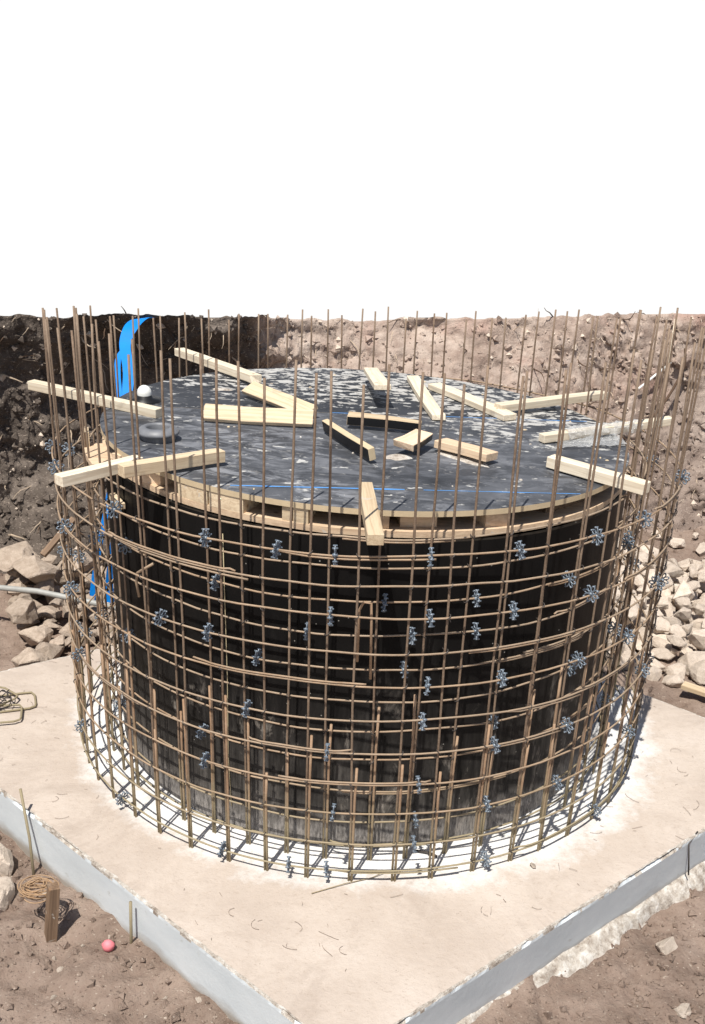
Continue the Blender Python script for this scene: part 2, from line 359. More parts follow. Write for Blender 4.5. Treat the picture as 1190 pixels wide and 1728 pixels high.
# ------------------------------------------------------------ ground, bank
def gz(x, y):
    z = -0.30 + 0.035 * FB(x * 0.8, y * 0.8, 3) + 0.028 * FB(x * 3.1, y * 3.1, 7, 5) + 0.016 * FB(x * 9, y * 9, 1, 5, 0.7)
    if y < 0: z += 0.02 * max(0, min(1, -y))
    if y < -0.8 and x < 0:  # rutted, crusted mud by the front-left edge
        c = noise.voronoi(Vector((x * 2.6, y * 2.6, 0.3)))[0]; z += 0.09 * min(0.30, (c[1] - c[0])) 
    if y < 0 and x > 0.8: z -= 0.02
    return z
m = MB()
nx, ny = 400, 420
xs = [-30 + 60 * i / 0 if False else None for i in range(0)]
def spread(n, lo, hi, clo, chi):
    core = [clo + (chi - clo) * i / (n - 1) for i in range(n)]
    a = [lo + (clo - lo) * (i / 12) ** 0.5 for i in range(12)]; b = [chi + (hi - chi) * ((i + 1) / 12) ** 2 for i in range(12)]
    return a + core + b
xs = spread(nx, -6.5, 9.0, -3.3, 4.2); ys = spread(ny, -60, 6.5, -3.2, 5.0)
m.grid(len(xs), len(ys), lambda i, j: (xs[i], ys[j], gz(xs[i], ys[j])))
g = m.build('ground', SOIL, smooth=True); props(g, kind='structure')

# control columns: base x,y ; crest x,y,z ; undercut
CC = [(-4.6, -4.5, -5.6, -4.6, 1.1, .0), (-3.9, -1.5, -4.4, -1.4, 1.3, .05), (-3.35, 0.8, -3.7, 1.0, 1.50, .1), (-2.95, 2.30, -2.80, 2.60, 1.58, .22), (-2.25, 2.45, -2.18, 2.62, 1.61, .50),
      (-1.85, 2.60, -1.80, 2.70, 1.63, .55), (-1.30, 2.65, -1.28, 2.80, 1.62, .5), (-.92, 2.75, -.90, 3.00, 1.60, .40), (-.62, 2.65, -.68, 3.40, 1.53, .05), (-.1, 2.55, -.14, 3.80, 1.46, .0),
      (.75, 2.75, .86, 3.95, 1.49, .0), (1.65, 3.35, 1.80, 4.40, 1.47, .0), (2.35, 3.85, 2.45, 4.85, 1.44, .06), (3.2, 4.1, 3.3, 5.10, 1.42, .30), (4.6, 4.0, 5.0, 4.7, 1.42, .0), (6.6, 2.4, 7.4, 2.8, 1.4, .0), (7.5, -3, 8.4, -3, 1.3, 0)]
def ctrl(u):
    u = max(0, min(len(CC) - 1.0001, u)); i = int(u); f = u - i
    p = [CC[max(0, min(len(CC) - 1, k))] for k in (i - 1, i, i + 1, i + 2)]
    out = []
    for a, b, c, d in zip(*p):
        out.append(0.5 * (2 * b + (c - a) * f + (2 * a - 5 * b + 4 * c - d) * f * f + (3 * b - a - 3 * c + d) * f ** 3))
    return out
def bankpos(u, t):
    bx, by, qx, qy, qz, k = ctrl(u)
    out = Vector((bx, by - 0.5 * 0, 0)).normalized()
    zb = -0.42
    h = t ** 1.15
    p = Vector((bx + (qx - bx) * h, by + (qy - by) * h, zb + (qz - zb) * t))
    p += out * (k * sin(pi * min(1, t) ** 1.5) * 1.0)
    p -= out * (0.22 * max(0, 1 - t / 0.22) ** 2)
    return p, out
def bank(u, t):
    if t <= 1:
        p, out = bankpos(u, t)
        e = min(1, (1 - t) / 0.05 + 0.25)
        wl = 0.7 if u < 7.2 else (0.62 if u < 11 else 0.62 + 0.9 * min(1, (u - 11)))
        d = 0.16 * FB(p.x * 0.9, p.y * 0.9 + 5, p.z * 1.1, 4) + wl * 0.075 * FB(p.x * 3.2, p.y * 3.2, p.z * 3.6, 5, 0.8) + wl * 0.035 * FB(p.x * 10, p.y * 10, p.z * 10, 4, 0.6)
        c = noise.voronoi(Vector((p.x * 2.4, p.y * 2.4, p.z * 3.0)))[0]
        if u > 7.2: d += 0.05 * N3(p.x * 1.3, 4, p.z * 7 + p.x * .8) + 0.03 * abs(FB(p.x * 5, p.y * 5, p.z * 9, 4))
        d += 0.09 * min(0.5, c[1] - c[0]) * 0.45
        p = p - out * d * e
        p.z += 0.035 * FB(p.x * 5, p.y * 5, 0, 4) * (1 - e) + 0.03 * FB(p.x * 9, p.y * 9, p.z * 9, 3) * e
        return p
    p, out = bankpos(u, 1)
    s = (t - 1)
    q = p + out * s
    q.z += -0.30 * s + 0.02 * FB(q.x * 5, q.y * 5, 0, 3) * min(1, s)
    return q
m = MB(); NU, NTT = 560, 96
ts = [i / NTT for i in range(NTT + 1)] + [1.04, 1.1, 1.2, 1.35, 1.6, 2, 3, 5, 9, 16, 30]
us = []
for i in range(NU):
    x = i / (NU - 1)
    us.append(2.0 * x / 0.06 if x < 0.06 else (2 + 12 * (x - 0.06) / 0.88 if x < 0.94 else 14 + 2 * (x - 0.94) / 0.06))
m.grid(NU, len(ts), lambda i, j: bank(us[i], ts[j]))
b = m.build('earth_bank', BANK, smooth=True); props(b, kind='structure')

# ------------------------------------------------------------ concrete slab
def lx(p, q, r, s):
    x1, y1 = p; x2, y2 = q; x3, y3 = r; x4, y4 = s
    d = (x1 - x2) * (y3 - y4) - (y1 - y2) * (x3 - x4)
    a = x1 * y2 - y1 * x2; b_ = x3 * y4 - y3 * x4
    return ((a * (x3 - x4) - (x1 - x2) * b_) / d, (a * (y3 - y4) - (y1 - y2) * b_) / d)
LL = ((-1.221, -1.401), (-.502, -2.037)); RR = ((.634, -1.95), (1.697, -1.04)); BLn = ((-2.111, .231), (-1.759, .465)); BRn = ((1.638, .319), (1.993, .034))
cF = lx(*LL, *RR); cR = lx(*RR, *BRn); cL = lx(*LL, *BLn); cB = lx(*BLn, *BRn)
slab = empty('concrete_footing', (0, 0, -.3), label='pale concrete footing slab with bluish painted sides under the rebar cage', cat='footing')
poly = []
for a, b_ in ((cL, cF), (cF, cR), (cR, cB), (cB, cL)):
    n = int(math.dist(a, b_) / 0.012)
    for i in range(n): poly.append((a[0] + (b_[0] - a[0]) * i / n, a[1] + (b_[1] - a[1]) * i / n))
ccx = sum(p[0] for p in poly) / len(poly); ccy = sum(p[1] for p in poly) / len(poly)
m = MB(); n = len(poly)
rows = []
def i_right(p):
    return abs((p[0] - cF[0]) * (cR[1] - cF[1]) - (p[1] - cF[1]) * (cR[0] - cF[0])) < 0.02
def inw(p, d):
    # move towards the nearest interior direction
    v = Vector((ccx - p[0], ccy - p[1])).normalized() * d; return p[0] + v.x, p[1] + v.y
for (dz_, ins, amp) in ((-0.33, 0.0, .0), (-0.022, 0.0, .0), (-0.008, 0.0, .005), (0.0, 0.005, .006), (0.0, 0.014, .006)):
    r_ = []
    for i, p in enumerate(poly):
        k = FB(p[0] * 16, p[1] * 16, dz_ * 20, 4, 0.7); c = max(0, FB(p[0] * 5, p[1] * 5, 9, 3) - 0.18) * (1 if dz_ > -0.05 else 0)
        ins2 = ins + (0.022 if dz_ < -0.3 and i_right(p) else 0.0)
        x, y = inw(p, ins2 + amp * abs(k) * 1.2 + (0.05 * c if -0.015 < dz_ < 0 else 0.0))
        z = dz_ + (amp * 0.5 * k if dz_ > -0.3 else 0) - (0.05 * c if ins == 0.012 else 0)
        r_.append(len(m.v)); m.v.append(Vector((x, y, z - 0.0 + 0.3)))
    rows.append(r_)
for a, (ra, rb) in enumerate(zip(rows[:-1], rows[1:])):
    for i in range(n):
        j = (i + 1) % n; m.f.append((ra[i], ra[j], rb[j], rb[i])); m.mi.append((0, 0, 2, 2)[a] if a != 1 or FB(poly[i][0] * 7, poly[i][1] * 7, 4, 3) < .12 else 2)
# top sheet as fan rings towards the centre
prev = rows[-1]
for q in (0.06, 0.12, 0.25, 0.45, 0.7):
    r_ = []
    for i, p in enumerate(poly):
        x = p[0] + (ccx - p[0]) * q; y = p[1] + (ccy - p[1]) * q
        r_.append(len(m.v)); m.v.append(Vector((x, y, 0.3 + 0.004 * FB(x * 4, y * 4, 0, 3))))
    for i in range(n):
        j = (i + 1) % n; m.f.append((prev[i], prev[j], r_[j], r_[i])); m.mi.append(1)
    prev = r_
cidx = len(m.v); m.v.append(Vector((ccx, ccy, 0.3)))
for i in range(n): m.f.append((prev[i], prev[(i + 1) % n], cidx)); m.mi.append(1)
sb = m.build('slab', [SSIDE, STOP, CHIP], slab)
# object coordinates of the slab must keep z measured from the top: lower the data instead of the object
for v in sb.data.vertices: v.co.z -= 0.3
sb.location.z = 0.3
# mortar strip spilled along the foot of the right-hand side
m = MB()
d = Vector((cR[0] - cF[0], cR[1] - cF[1])); L = d.length; d.normalize(); nn = Vector((d.y, -d.x))
def mort(i, j):
    s = -0.2 + (L + 0.2) * i / 160; w_ = 0.07 + 0.085 * FB(s * 3, 2, 0, 5)
    q = j / 6; p = Vector(cF) + d * s + nn * (w_ * q - 0.03 * (1 - q))
    z = -0.235 + 0.015 * FB(s * 9, q * 3, 0, 4) - 0.085 * q * q
    return (p.x, p.y, z + 0.3)
m.grid(161, 7, mort); m.build('mortar_strip', CHIP, slab, smooth=True)

# ------------------------------------------------------------ circular formwork
def dz(x, y): return 1.616 - .031 * x - .013 * y
fw = empty('circular_formwork', (0, 0, 0), label='round black film faced plywood wall formwork with plywood lid', cat='formwork')
OX, OY = -0.008 * 1.3, 0.03 * 1.3
for k in range(8):
    a0 = radians(-202.5 + 45 * k + 11) + 0.0005; a1 = a0 + radians(45) - 0.001; m = MB(); na = 24
    off = U(-0.003, 0.003)
    ring = []
    def F(i, j, off=off, a0=a0, a1=a1):
        a = a0 + (a1 - a0) * i / na
        q = [(1.268, 0.0), (1.290 + off, 0.0), (1.290 + off, 1.0), (1.268, 1.0), (1.268, 0.0)][j]
        x, y = q[0] * sin(a), -q[0] * cos(a)
        return (x, y, 0.004 + (dz(x, y) - 0.118 - 0.004) * q[1])
    m.grid(na + 1, 5, F)
    m.f.append((0, 1, 2, 3)); m.f.append(tuple((na * 5) + i for i in (3, 2, 1, 0))); m.mi += [0, 0]
    m.build('wall_panel', FWALL, fw)
def ringply(name, r0, r1, zt, th, mats, mi_side=0, mi_top=0, jag=0.0):
    m = MB(); na = 160; b_ = 0
    for i in range(na):
        a = 2 * pi * i / na
        rr = r1 + jag * FB(a * 5, 3, 0, 3)
        for (r_, z_) in ((r0, 0), (rr, 0), (rr, -th), (r0, -th)):
            x, y = OX + r_ * sin(a), OY - r_ * cos(a); m.v.append(Vector((x, y, dz(x, y) + zt + z_)))
    for i in range(na):
        j = (i + 1) % na
        for k, mi in ((0, mi_top), (1, mi_side), (2, 0), (3, 0)):
            q = (k + 1) % 4; m.f.append((i * 4 + k, i * 4 + q, j * 4 + q, j * 4 + k)); m.mi.append(mi)
    o = m.build(name, mats, fw); return o
ringply('rim_ring', 1.10, 1.296, -0.088, 0.026, [PLY], jag=0.006)
# black drum added in the gap to paint the shade behind the slots
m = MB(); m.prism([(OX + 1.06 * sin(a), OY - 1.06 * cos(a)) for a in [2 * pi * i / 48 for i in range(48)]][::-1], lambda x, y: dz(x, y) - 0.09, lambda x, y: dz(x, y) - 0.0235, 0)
m.build('gap_shade_drum', BLACKP, fw)
# deck in three sheets with joints along the tape lines
ta = radians(8.3); tn = (-sin(ta), cos(ta)); C1, C2 = -0.995, 0.245; RD = 1.300
def deck(c0, c1):
    pts = []
    for i in range(400):
        a = 2 * pi * i / 400
        pts.append((OX + RD * sin(a) * (1 + 0.0015 * FB(a * 6, 1, 0, 3)), OY - RD * cos(a)))
    def clip(P, s, c):
        out = []
        for i in range(len(P)):
            p, q = P[i], P[(i + 1) % len(P)]
            dp = s * (p[0] * tn[0] + p[1] * tn[1] - c); dq = s * (q[0] * tn[0] + q[1] * tn[1] - c)
            if dp >= 0: out.append(p)
            if dp * dq < 0:
                f = dp / (dp - dq); out.append((p[0] + (q[0] - p[0]) * f, p[1] + (q[1] - p[1]) * f))
        return out
    pts = clip(pts, 1, c0 + 0.001); pts = clip(pts, -1, c1 - 0.001)
    m = MB(); m.prism(pts, lambda x, y: dz(x, y) - 0.024, lambda x, y: dz(x, y), 0, 1, 1)
    return m.build('lid_sheet', [EDGE, FDECK], fw)
deck(-5, C1); deck(C1, C2); deck(C2, 5)
def tape(c, x0, x1, w_=0.006):
    m = MB(); n = 40; td = (cos(ta), sin(ta))
    def F(i, j):
        s = x0 + (x1 - x0) * i / n; k = c + (j - 0.5) * 2 * w_ * (0.6 + 0.5 * FB(s * 5, c, 0, 3)) 
        x, y = s * td[0] + k * tn[0], s * td[1] + k * tn[1]
        return (x, y, dz(x, y) + 0.0015)
    m.grid(n + 1, 2, F); m.build('joint_tape', BLUET, fw)
tape(C1, -0.70, 0.02, 0.009); tape(C1, 0.10, 0.78, 0.005); tape(C2, 0.42, 1.22, 0.005); tape(C2, -0.16, -0.04, 0.008)
# packing blocks in the gap under the lid: angle a0..a1 (deg from front to the right), radial setback
def block(a0, a1, r1=1.288, mat=PINE, h0=-0.088, h1=-0.0245, tw=0.0, r0=1.12):
    m = MB(); n = 6; P = [];
    for i in range(n + 1):
        a = radians(a0 + (a1 - a0) * i / n); P.append((OX + (r1 + tw * i / n) * sin(a), OY - (r1 + tw * i / n) * cos(a)))
    for i in range(n, -1, -1):
        a = radians(a0 + (a1 - a0) * i / n); P.append((OX + r0 * sin(a), OY - r0 * cos(a)))
    m.prism(P, lambda x, y: dz(x, y) + h0, lambda x, y: dz(x, y) + h1); m.build('packing_block', mat, fw)
block(-36.3, -29.2, 1.296, PINE); block(-28.8, -21.6, 1.296, PINE); block(-14.2, -12.4, 1.29, PINE); block(-12.1, -9.4, 1.294, PINE)
block(7.2, 14.2, 1.24, PLY); block(3.0, 5.0, 1.27, PLY); block(23.4, 27.8, 1.27, PLY, tw=.01); block(40, 58, 1.22, OLDW); block(70, 82, 1.27, PLY)
for a in range(95, 260, 14): block(a, a + 6, 1.28, PLY)
# flared blocks and upright rib on the left
for a0, a1, rr in ((-47.5, -43.0, 1.315), (-57.5, -51.5, 1.325)):
    block(a0, a1, rr, PLY, r0=1.15, tw=-0.05)
m = MB()
for i, (a0, a1) in enumerate(((-76, -62),)):
    P = []
    for k in range(5): a = radians(a0 + (a1 - a0) * k / 4); P.append((1.385 * sin(a) , -1.385 * cos(a)))
    for k in range(4, -1, -1): a = radians(a0 + (a1 - a0) * k / 4); P.append((1.20 * sin(a), -1.20 * cos(a)))
    m.prism(P, lambda x, y: dz(x, y) - 0.115, lambda x, y: dz(x, y) - 0.0895)
m.build('rib_flange', PLY, fw)
m = MB(); M4 = Matrix.Translation((-1.330, -0.34, 1.52)) @ Matrix.Rotation(radians(-75), 4, 'Z')
m.box(0.10, 0.035, 0.24, M4); m.build('rib_upright', PINE, fw)
for i, a in enumerate((-58, -38)):
    m = MB(); M4 = Matrix.Translation((1.312 * sin(radians(a)), -1.312 * cos(radians(a)), 1.42)) @ Matrix.Rotation(radians(a), 4, 'Z') @ Matrix.Rotation(radians(4), 4, 'Y')
    m.box(0.13 if i == 0 else 0.15, 0.03, 0.026, M4)
    if i == 0: m.build('batten', PINE, fw)

# ------------------------------------------------------------ rebar cages
def pw(tbl, a):
    a = (math.degrees(a) + 180) % 360 - 180
    i = int((a + 180) // 30); i = min(i, 11); f = (a + 180 - 30 * i) / 30
    return tbl[i] + (tbl[i + 1] - tbl[i]) * f
TOPO = [1.888, 1.894, 1.968, 2.09, 2.228, 2.345, 2.409, 2.403, 2.329, 2.206, 2.068, 1.952, 1.888]
ZO = [.05, .159, .285, .396, .515, .634, .76, .874, .991, 1.091, 1.187]; ZI = [.052, .158, .283, .406, .518, .63, .751, .87, .984, 1.098, 1.193]
LEANS = {}
def cage(name, label, rad, nb, a_off, levels, spacers, ro):
    root = empty(name, (0, 0, 0), label=label, cat='rebar cage', group='rebar cages round the formwork')
    ph = U(0, 100)
    tops = []
    rn = lambda a, z: rad + 0.010 * N3(cos(a) * 2 + ph, sin(a) * 2, z * 0.8) 
    for k in range(nb):
        a = a_off + 2 * pi * k / nb + U(-.007, .007)
        z1 = min(2.205 + U(-.03, .02), pw(TOPO, a) + U(-0.01, 0.055)); la = U(-.016, .016); lr = U(-.022, .016); bo = U(-.010, .010); p2 = U(0, 50)
        pts = []
        nseg = 12
        for i in range(nseg + 1):
            z = -0.01 + (z1 + 0.01) * i / nseg; f = z / z1
            fr = max(0, z - 1.5) * 1.0
            r = rn(a, z) - 0.007 * (1 if ro else -1) + lr * fr + 0.012 * fr * N3(p2, z * 2)
            aa = a + (la * f + bo * fr * 0.8 + 0.004 * N3(p2 + 9, z * 1.7))
            pts.append((r * sin(aa), -r * cos(aa), z))
        m = MB(); m.tube(pts, 0.0050, 8); o = m.build('vertical_bar', BARM, root, smooth=True); tops.append((a, pts))
    for k in range(nb):
        a, pts = tops[k]
        z1 = U(.50, .88); side = (1 if rnd() < .8 else -1) * 0.0125 / rad
        P = []
        for i in range(5):
            z = -0.01 + z1 * i / 4; r = rn(a, z) - 0.006 * (1 if ro else -1); aa = a + side * (1 + 0.6 * max(0, i - 3) * rnd()) + 0.003 * i * N3(a * 9, 2)
            P.append((r * sin(aa), -r * cos(aa), z))
        m = MB(); m.tube(P, 0.0057, 8); m.build('starter_bar', STARTM, root, smooth=True)
    for li, z in enumerate(levels):
        z = z * 1.3; p2 = U(0, 90); tilt = U(-.006, .006); ta_ = U(0, 6.28)
        zf = lambda a, z=z, p2=p2, tilt=tilt, ta_=ta_: z + tilt * cos(a - ta_) + 0.010 * N3(cos(a) * 2.5 + p2, sin(a) * 2.5) + 0.004 * N3(cos(a) * 8 + p2, sin(a) * 8)
        rr = lambda a, z=z: rn(a, z) + 0.0045 * (1 if ro else -1)
        s0 = U(-pi, pi); lap = U(.25, .45)
        m = MB(); P = []
        n = 150
        for i in range(n + 1):
            a = s0 + (2 * pi + lap) * i / n; ex = 0.0095 * (1 if a > s0 + 2 * pi - 0.05 else 0)
            fl = max(0, (a - (s0 + 2 * pi)) / lap)
            P.append(((rr(a) + 0.0) * sin(a), -rr(a) * cos(a), zf(a) - 0.0100 * min(1, fl * 8) - 0.006 * fl * fl))
        m.tube(P, 0.0043, 7); m.build('hoop', RINGM, root, smooth=True)
        # splice rods that lap the hoop elsewhere
        for q in range(2):
            if rnd() < (0.75 if q == 0 else 0.5):
                s1 = U(-1.2, 1.2) if q == 0 else U(-pi, pi); ln = U(.25, .6); sg = random.choice((-1, 1)); m = MB(); P = []
                for i in range(26):
                    f = i / 25; a = s1 + ln * f; e = 0.006 * (max(0, .15 - f) + max(0, f - .85)) / .15 * rnd()
                    P.append(((rr(a) - e * 2) * sin(a), -(rr(a) - e * 2) * cos(a), zf(a) + sg * 0.0095 + sg * e * .6))
                m.tube(P, 0.0043, 7); m.build('lap_rod', RINGM, root, smooth=True)
    # tie wire twists at the crossings
    m = MB()
    for k, (a, pts) in enumerate(tops):
        for z in levels:
            if rnd() < 0.72:
                zz = z * 1.3; r = rn(a, zz); sg = random.choice((-1, 1)); am = a
                # the bar's own position at that height
                for i in range(len(pts) - 1):
                    if pts[i][2] <= zz <= pts[i + 1][2]:
                        f = (zz - pts[i][2]) / (pts[i + 1][2] - pts[i][2]); x = pts[i][0] + f * (pts[i + 1][0] - pts[i][0]); y = pts[i][1] + f * (pts[i + 1][1] - pts[i][1]); am = math.atan2(x, -y)
                er = Vector((sin(am), -cos(am), 0)); et = Vector((cos(am), sin(am), 0)); c = er * r + Vector((0, 0, zz))
                P = []
                for i in range(10):
                    q = 2 * pi * i / 9; P.append(c + (et * cos(q) * sg * 0.0095 + Vector((0, 0, 1)) * cos(q) * 0.0085) + er * sin(q) * 0.0125)
                m.tube(P, 0.0021, 4)
                e2 = c + er * (-0.012 if rnd() < .5 else .012)
                m.tube([e2, e2 + et * U(-.008, .008) + er * U(-.012, .006) + Vector((0, 0, U(-.022, .012)))], 0.0016, 4)
    o = m.build('tie_wires', TIEM, root); o['kind'] = 'stuff'
    # wheel spacers threaded on the hoops
    for (adeg, zr) in spacers:
        a = radians(adeg); lv = min(levels, key=lambda q: abs(q - zr)); z = lv * 1.3
        o = bpy.data.objects.new('spacer_wheel', WHEEL); col.objects.link(o); o.parent = root
        r = rn(a, z) + 0.0045 * (1 if ro else -1)
        o.location = (r * sin(a), -r * cos(a), z); o.rotation_mode = 'ZYX'
        o.matrix_local = Matrix.Translation(o.location) @ Matrix.Rotation(a + radians(U(-9, 9)), 4, 'Z') @ Matrix.Rotation(radians(U(-7, 7)), 4, 'Y') @ Matrix.Rotation(U(0, 6), 4, 'X')
    return root
# wheel with its axle along local X
m = MB()
nP = 8
def oval(c0, c1, w_, n=12):
    out = []
    for i in range(n + 1):
        q = 2 * pi * i / n; out.append((c0 + (c1 - c0) * (0.5 - 0.5 * cos(q)), w_ * sin(q)))
    return out
for k in range(nP):
    b0 = 2 * pi * k / nP
    for xo in (0.0,):
        P = []
        for (r_, t_) in oval(0.010, 0.036, 0.0072):
            P.append((xo, r_ * cos(b0) - t_ * sin(b0), r_ * sin(b0) + t_ * cos(b0)))
        m.tube(P, 0.0030, 6, cap=False)
    m.tube([(-0.0085, 0.035 * cos(b0), 0.035 * sin(b0)), (0.0085, 0.035 * cos(b0), 0.035 * sin(b0))], 0.0036, 6)
m.tube([(-0.009, 0.013 * 0, 0), (0.009, 0, 0)], 0.0075, 10)
wo_ = m.build('spacer_wheel', SPACER, smooth=True); WHEEL = wo_.data; bpy.data.objects.remove(wo_)
SPO = [(-41.8, 1.187), (-23.3, 1.187), (-12.2, 1.187), (-3.8, 1.187), (9.6, 1.187), (23.2, 1.187), (37.4, 1.187), (49.7, 1.187), (-32.5, .874), (-23.4, .85), (-4.2, .991), (10.2, .991), (23.2, .991), (37.9, .991),
       (50.6, .76), (-17.0, .634), (10.5, .76), (22.5, .76), (37.2, .76), (10.2, .634), (22.5, .515), (36.7, .515), (-24.7, .396), (-4.2, .515), (10.3, .396), (22.2, .285), (36.4, .285), (-3.0, .285), (10.3, .159), (-63, .991),
       (-62.2, .76), (-64.3, .22), (-45.6, .05), (23.2, .05), (-10.1, .05), (-3.8, .05), (-21.9, .05), (49.3, .05), (-78, 1.187), (-80, .76), (-66, 1.187), (-84, .4), (-60, .515), (62, .874), (63, .515), (60, .285), (75, 1.187), (78, .76), (80, .396)]
SPO += [(a, z) for a in range(100, 270, 24) for z in (1.091, .634, .285)]
SPI = [(-26, .984), (4, .99), (20, .984), (20.5, .87), (-9, .87), (-18, .751), (9, .87), (8, .751), (40, .984), (44, .63), (-52, .63), (-50, .984), (12, .158), (26, .52), (-30, .406), (-58, .283), (-72, .87), (-75, .518), (64, .984), (66, .63), (70, .283), (85, .87)]
SPI += [(a, z) for a in range(110, 260, 30) for z in (.984, .52)]
cage('rebar_cage', 'outer ring of rusty rebar grid carrying the bluish wheel spacers', 1.526, 51, radians(-0.35), ZO, SPO, True)
cage('rebar_cage', 'inner ring of rusty rebar grid close to the black formwork', 1.368, 47, radians(-4.7), ZI, SPI, False)

# stray hooked bars tied on the cages
def rod(name, pts, r, mat, label, cat, group=None, n=8):
    m = MB(); m.tube(pts, r, n); o = m.build(name, mat, smooth=True); props(o, label, cat, group); return o
rod('hooked_bar', [(-0.955, -1.060, 1.12), (-0.965, -1.055, 1.19), (-0.955, -1.065, 1.235), (-0.925, -1.09, 1.262), (-0.87, -1.135, 1.31)], 0.006, RINGM, 'bent grey rod with a hooked end tied inside the left front of the cage', 'rebar')
rod('hooked_bar', [(0.052, -1.452, 0.98), (0.046, -1.452, 1.23), (0.041, -1.462, 1.322), (0.012, -1.470, 1.327), (-0.004, -1.462, 1.29), (-0.004, -1.455, 1.06)], 0.0055, STARTM, 'short rusty bar bent over like a walking stick at the centre front of the cage', 'rebar')
rod('pale_string', [(-0.572, -1.17, 1.47), (-0.570, -1.168, 1.2), (-0.566, -1.172, .8), (-0.571, -1.166, .4), (-0.561, -1.17, .12)], 0.0022, STRING, 'thin pale string hanging down the black formwork face', 'string', n=5)

# ------------------------------------------------------------ loose timbers
def timber(name, A, B, w_, th, label, cat='timber', mat=PINE, roll=0.0, group='loose timbers on the lid', taper=None, mats=None, ragged=0.0):
    """A,B: centre points of the top face; box hangs below"""
    A = Vector(A); B = Vector(B); X = (B - A); L = X.length; X.normalize()
    Z = Vector((0, 0, 1)); Z = (Z - X * Z.dot(X)).normalized(); Y = Z.cross(X)
    R = Matrix((X, Y, Z)).transposed().to_4x4() @ Matrix.Rotation(radians(roll), 4, 'X')
    bm = bmesh.new(); n = 10; rings = []
    ph = U(0, 99); bow = U(-.004, .004)
    for i in range(n + 1):
        f = i / n; x = f * L; wy = w_ if not taper else w_ * (1 + (taper - 1) * f)
        off = bow * sin(pi * f) + 0.0015 * N3(ph, f * 4)
        c = []
        for (sy, sz) in ((-1, -1), (1, -1), (1, 0), (-1, 0)):
            e = ragged * U(-1, 1) if i in (0, n) else 0
            c.append(bm.verts.new((x + e, sy * wy / 2 + off, (-th if sz < 0 else 0) + off * .5)))
        rings.append(c)
    for i in range(n):
        for k in range(4):
            f_ = bm.faces.new((rings[i][k], rings[i + 1][k], rings[i + 1][(k + 1) % 4], rings[i][(k + 1) % 4]))
            if mats and k in (mats[1]): f_.material_index = 1
    bm.faces.new(rings[0][::-1] if False else rings[0]); bm.faces.new(rings[-1][::-1])
    bmesh.ops.recalc_face_normals(bm, faces=bm.faces)
    ed = [e for e in bm.edges if len(e.link_faces) == 2 and e.calc_face_angle(0) > 0.8]
    bmesh.ops.bevel(bm, geom=ed, offset=0.0022, segments=1, affect='EDGES')
    me = bpy.data.meshes.new(name); bm.to_mesh(me); bm.free(); me.materials.append(mat)
    if mats: me.materials.append(mats[0])
    o = bpy.data.objects.new(name, me); col.objects.link(o); o.matrix_world = Matrix.Translation(A) @ R
    props(o, label, cat, group); return o
D = dz
timber('timber_batten', (-1.758, 0.266, 1.716), (-1.02, -0.118, 1.695), 0.052, 0.045, 'long pale batten reaching out past the cage on the left behind the black rubber ring', mat=PINEP)
timber('timber_batten', (-1.216, -1.192, 1.698), (-0.953, -0.903, 1.700), 0.055, 0.045, 'short batten at the left front lying out over the outer hoops', mat=PINEP)
timber('timber_batten', (-0.986, -1.106, 1.722), (-0.618, -0.806, 1.712), 0.056, 0.050, 'batten in front of the black rubber ring, its inner end on the lid', mat=PINE)
timber('timber_batten', (-1.164, 1.306, 1.695), (-0.635, 0.708, 1.688), 0.060, 0.045, 'batten over the back left rim with a split inner end', mat=PINEP, ragged=0.02)
timber('timber_board', (-0.651, 0.441, 1.690), (-0.290, 0.050, 1.672), 0.092, 0.022, 'wide pine board slanting down to the end of the broad flat board', mat=PINE, roll=26)
timber('timber_board', (-0.801, -0.115, D(-.8, -.1) + .052), (-0.276, -0.090, D(-.27, -.1) + .052), 0.100, 0.022, 'broad clean pine board lying flat with a jagged right end near the lid centre', mat=PINE, roll=30, ragged=0.012)
timber('plywood_offcut', (-0.209, -0.192, 1.694), (0.019, -0.650, 1.698), 0.032, 0.058, 'black film faced plywood strip standing on edge at the lid centre', 'plywood', mat=EDGE, mats=(BLACKP, (1, 3)), roll=12)
timber('timber_board', (-0.10, -0.045, 1.688), (0.263, -0.085, 1.672), 0.068, 0.046, 'board with black front edge just right of the plywood strip', mat=PINE, roll=6, taper=0.6, mats=(BLACKP, (3,)))
timber('timber_block', (0.167, -0.510, 1.692), (0.267, -0.308, 1.690), 0.105, 0.034, 'short thick block with mortar crusted end propped at the lid centre', mat=PLY, roll=6, taper=.85, ragged=0.008, mats=(BLACKP, (0, 3)))
timber('timber_board', (0.342, -0.336, 1.662), (0.569, -0.530, 1.662), 0.095, 0.036, 'short orange brown board lying on white mortar right of the mortar crusted block', mat=PLY, roll=-4)
timber('timber_board', (0.002, 1.00, 1.690), (0.070, 0.36, 1.742), 0.082, 0.028, 'board tilted up at the back centre with a black shadow under its near end', mat=PINEP, taper=1.1)
timber('timber_board', (0.255, 1.113, D(.25, 1.1) + .034), (0.365, 0.200, D(.36, .2) + .034), 0.072, 0.028, 'slim pale board pointing toward the viewer right of the back centre', mat=PINEP, ragged=.01)
timber('timber_board', (0.374, 0.943, D(.37, .94) + .036), (0.747, 0.311, D(.75, .31) + .036), 0.085, 0.032, 'long pale board running from the back rim to the blue joint line', mat=PINEP)
timber('timber_batten', (0.690, 0.426, D(.69, .43) + .060), (1.343, 0.855, 1.640), 0.065, 0.040, 'pale batten over the back right rim touching the end of the long pale board', mat=PINEP)
timber('timber_batten', (0.855, -0.088, D(.855, -.09) + .045), (1.595, 0.336, 1.640), 0.048, 0.040, 'batten over the right rim wrapped with clear crumpled film', mat=PINEP)
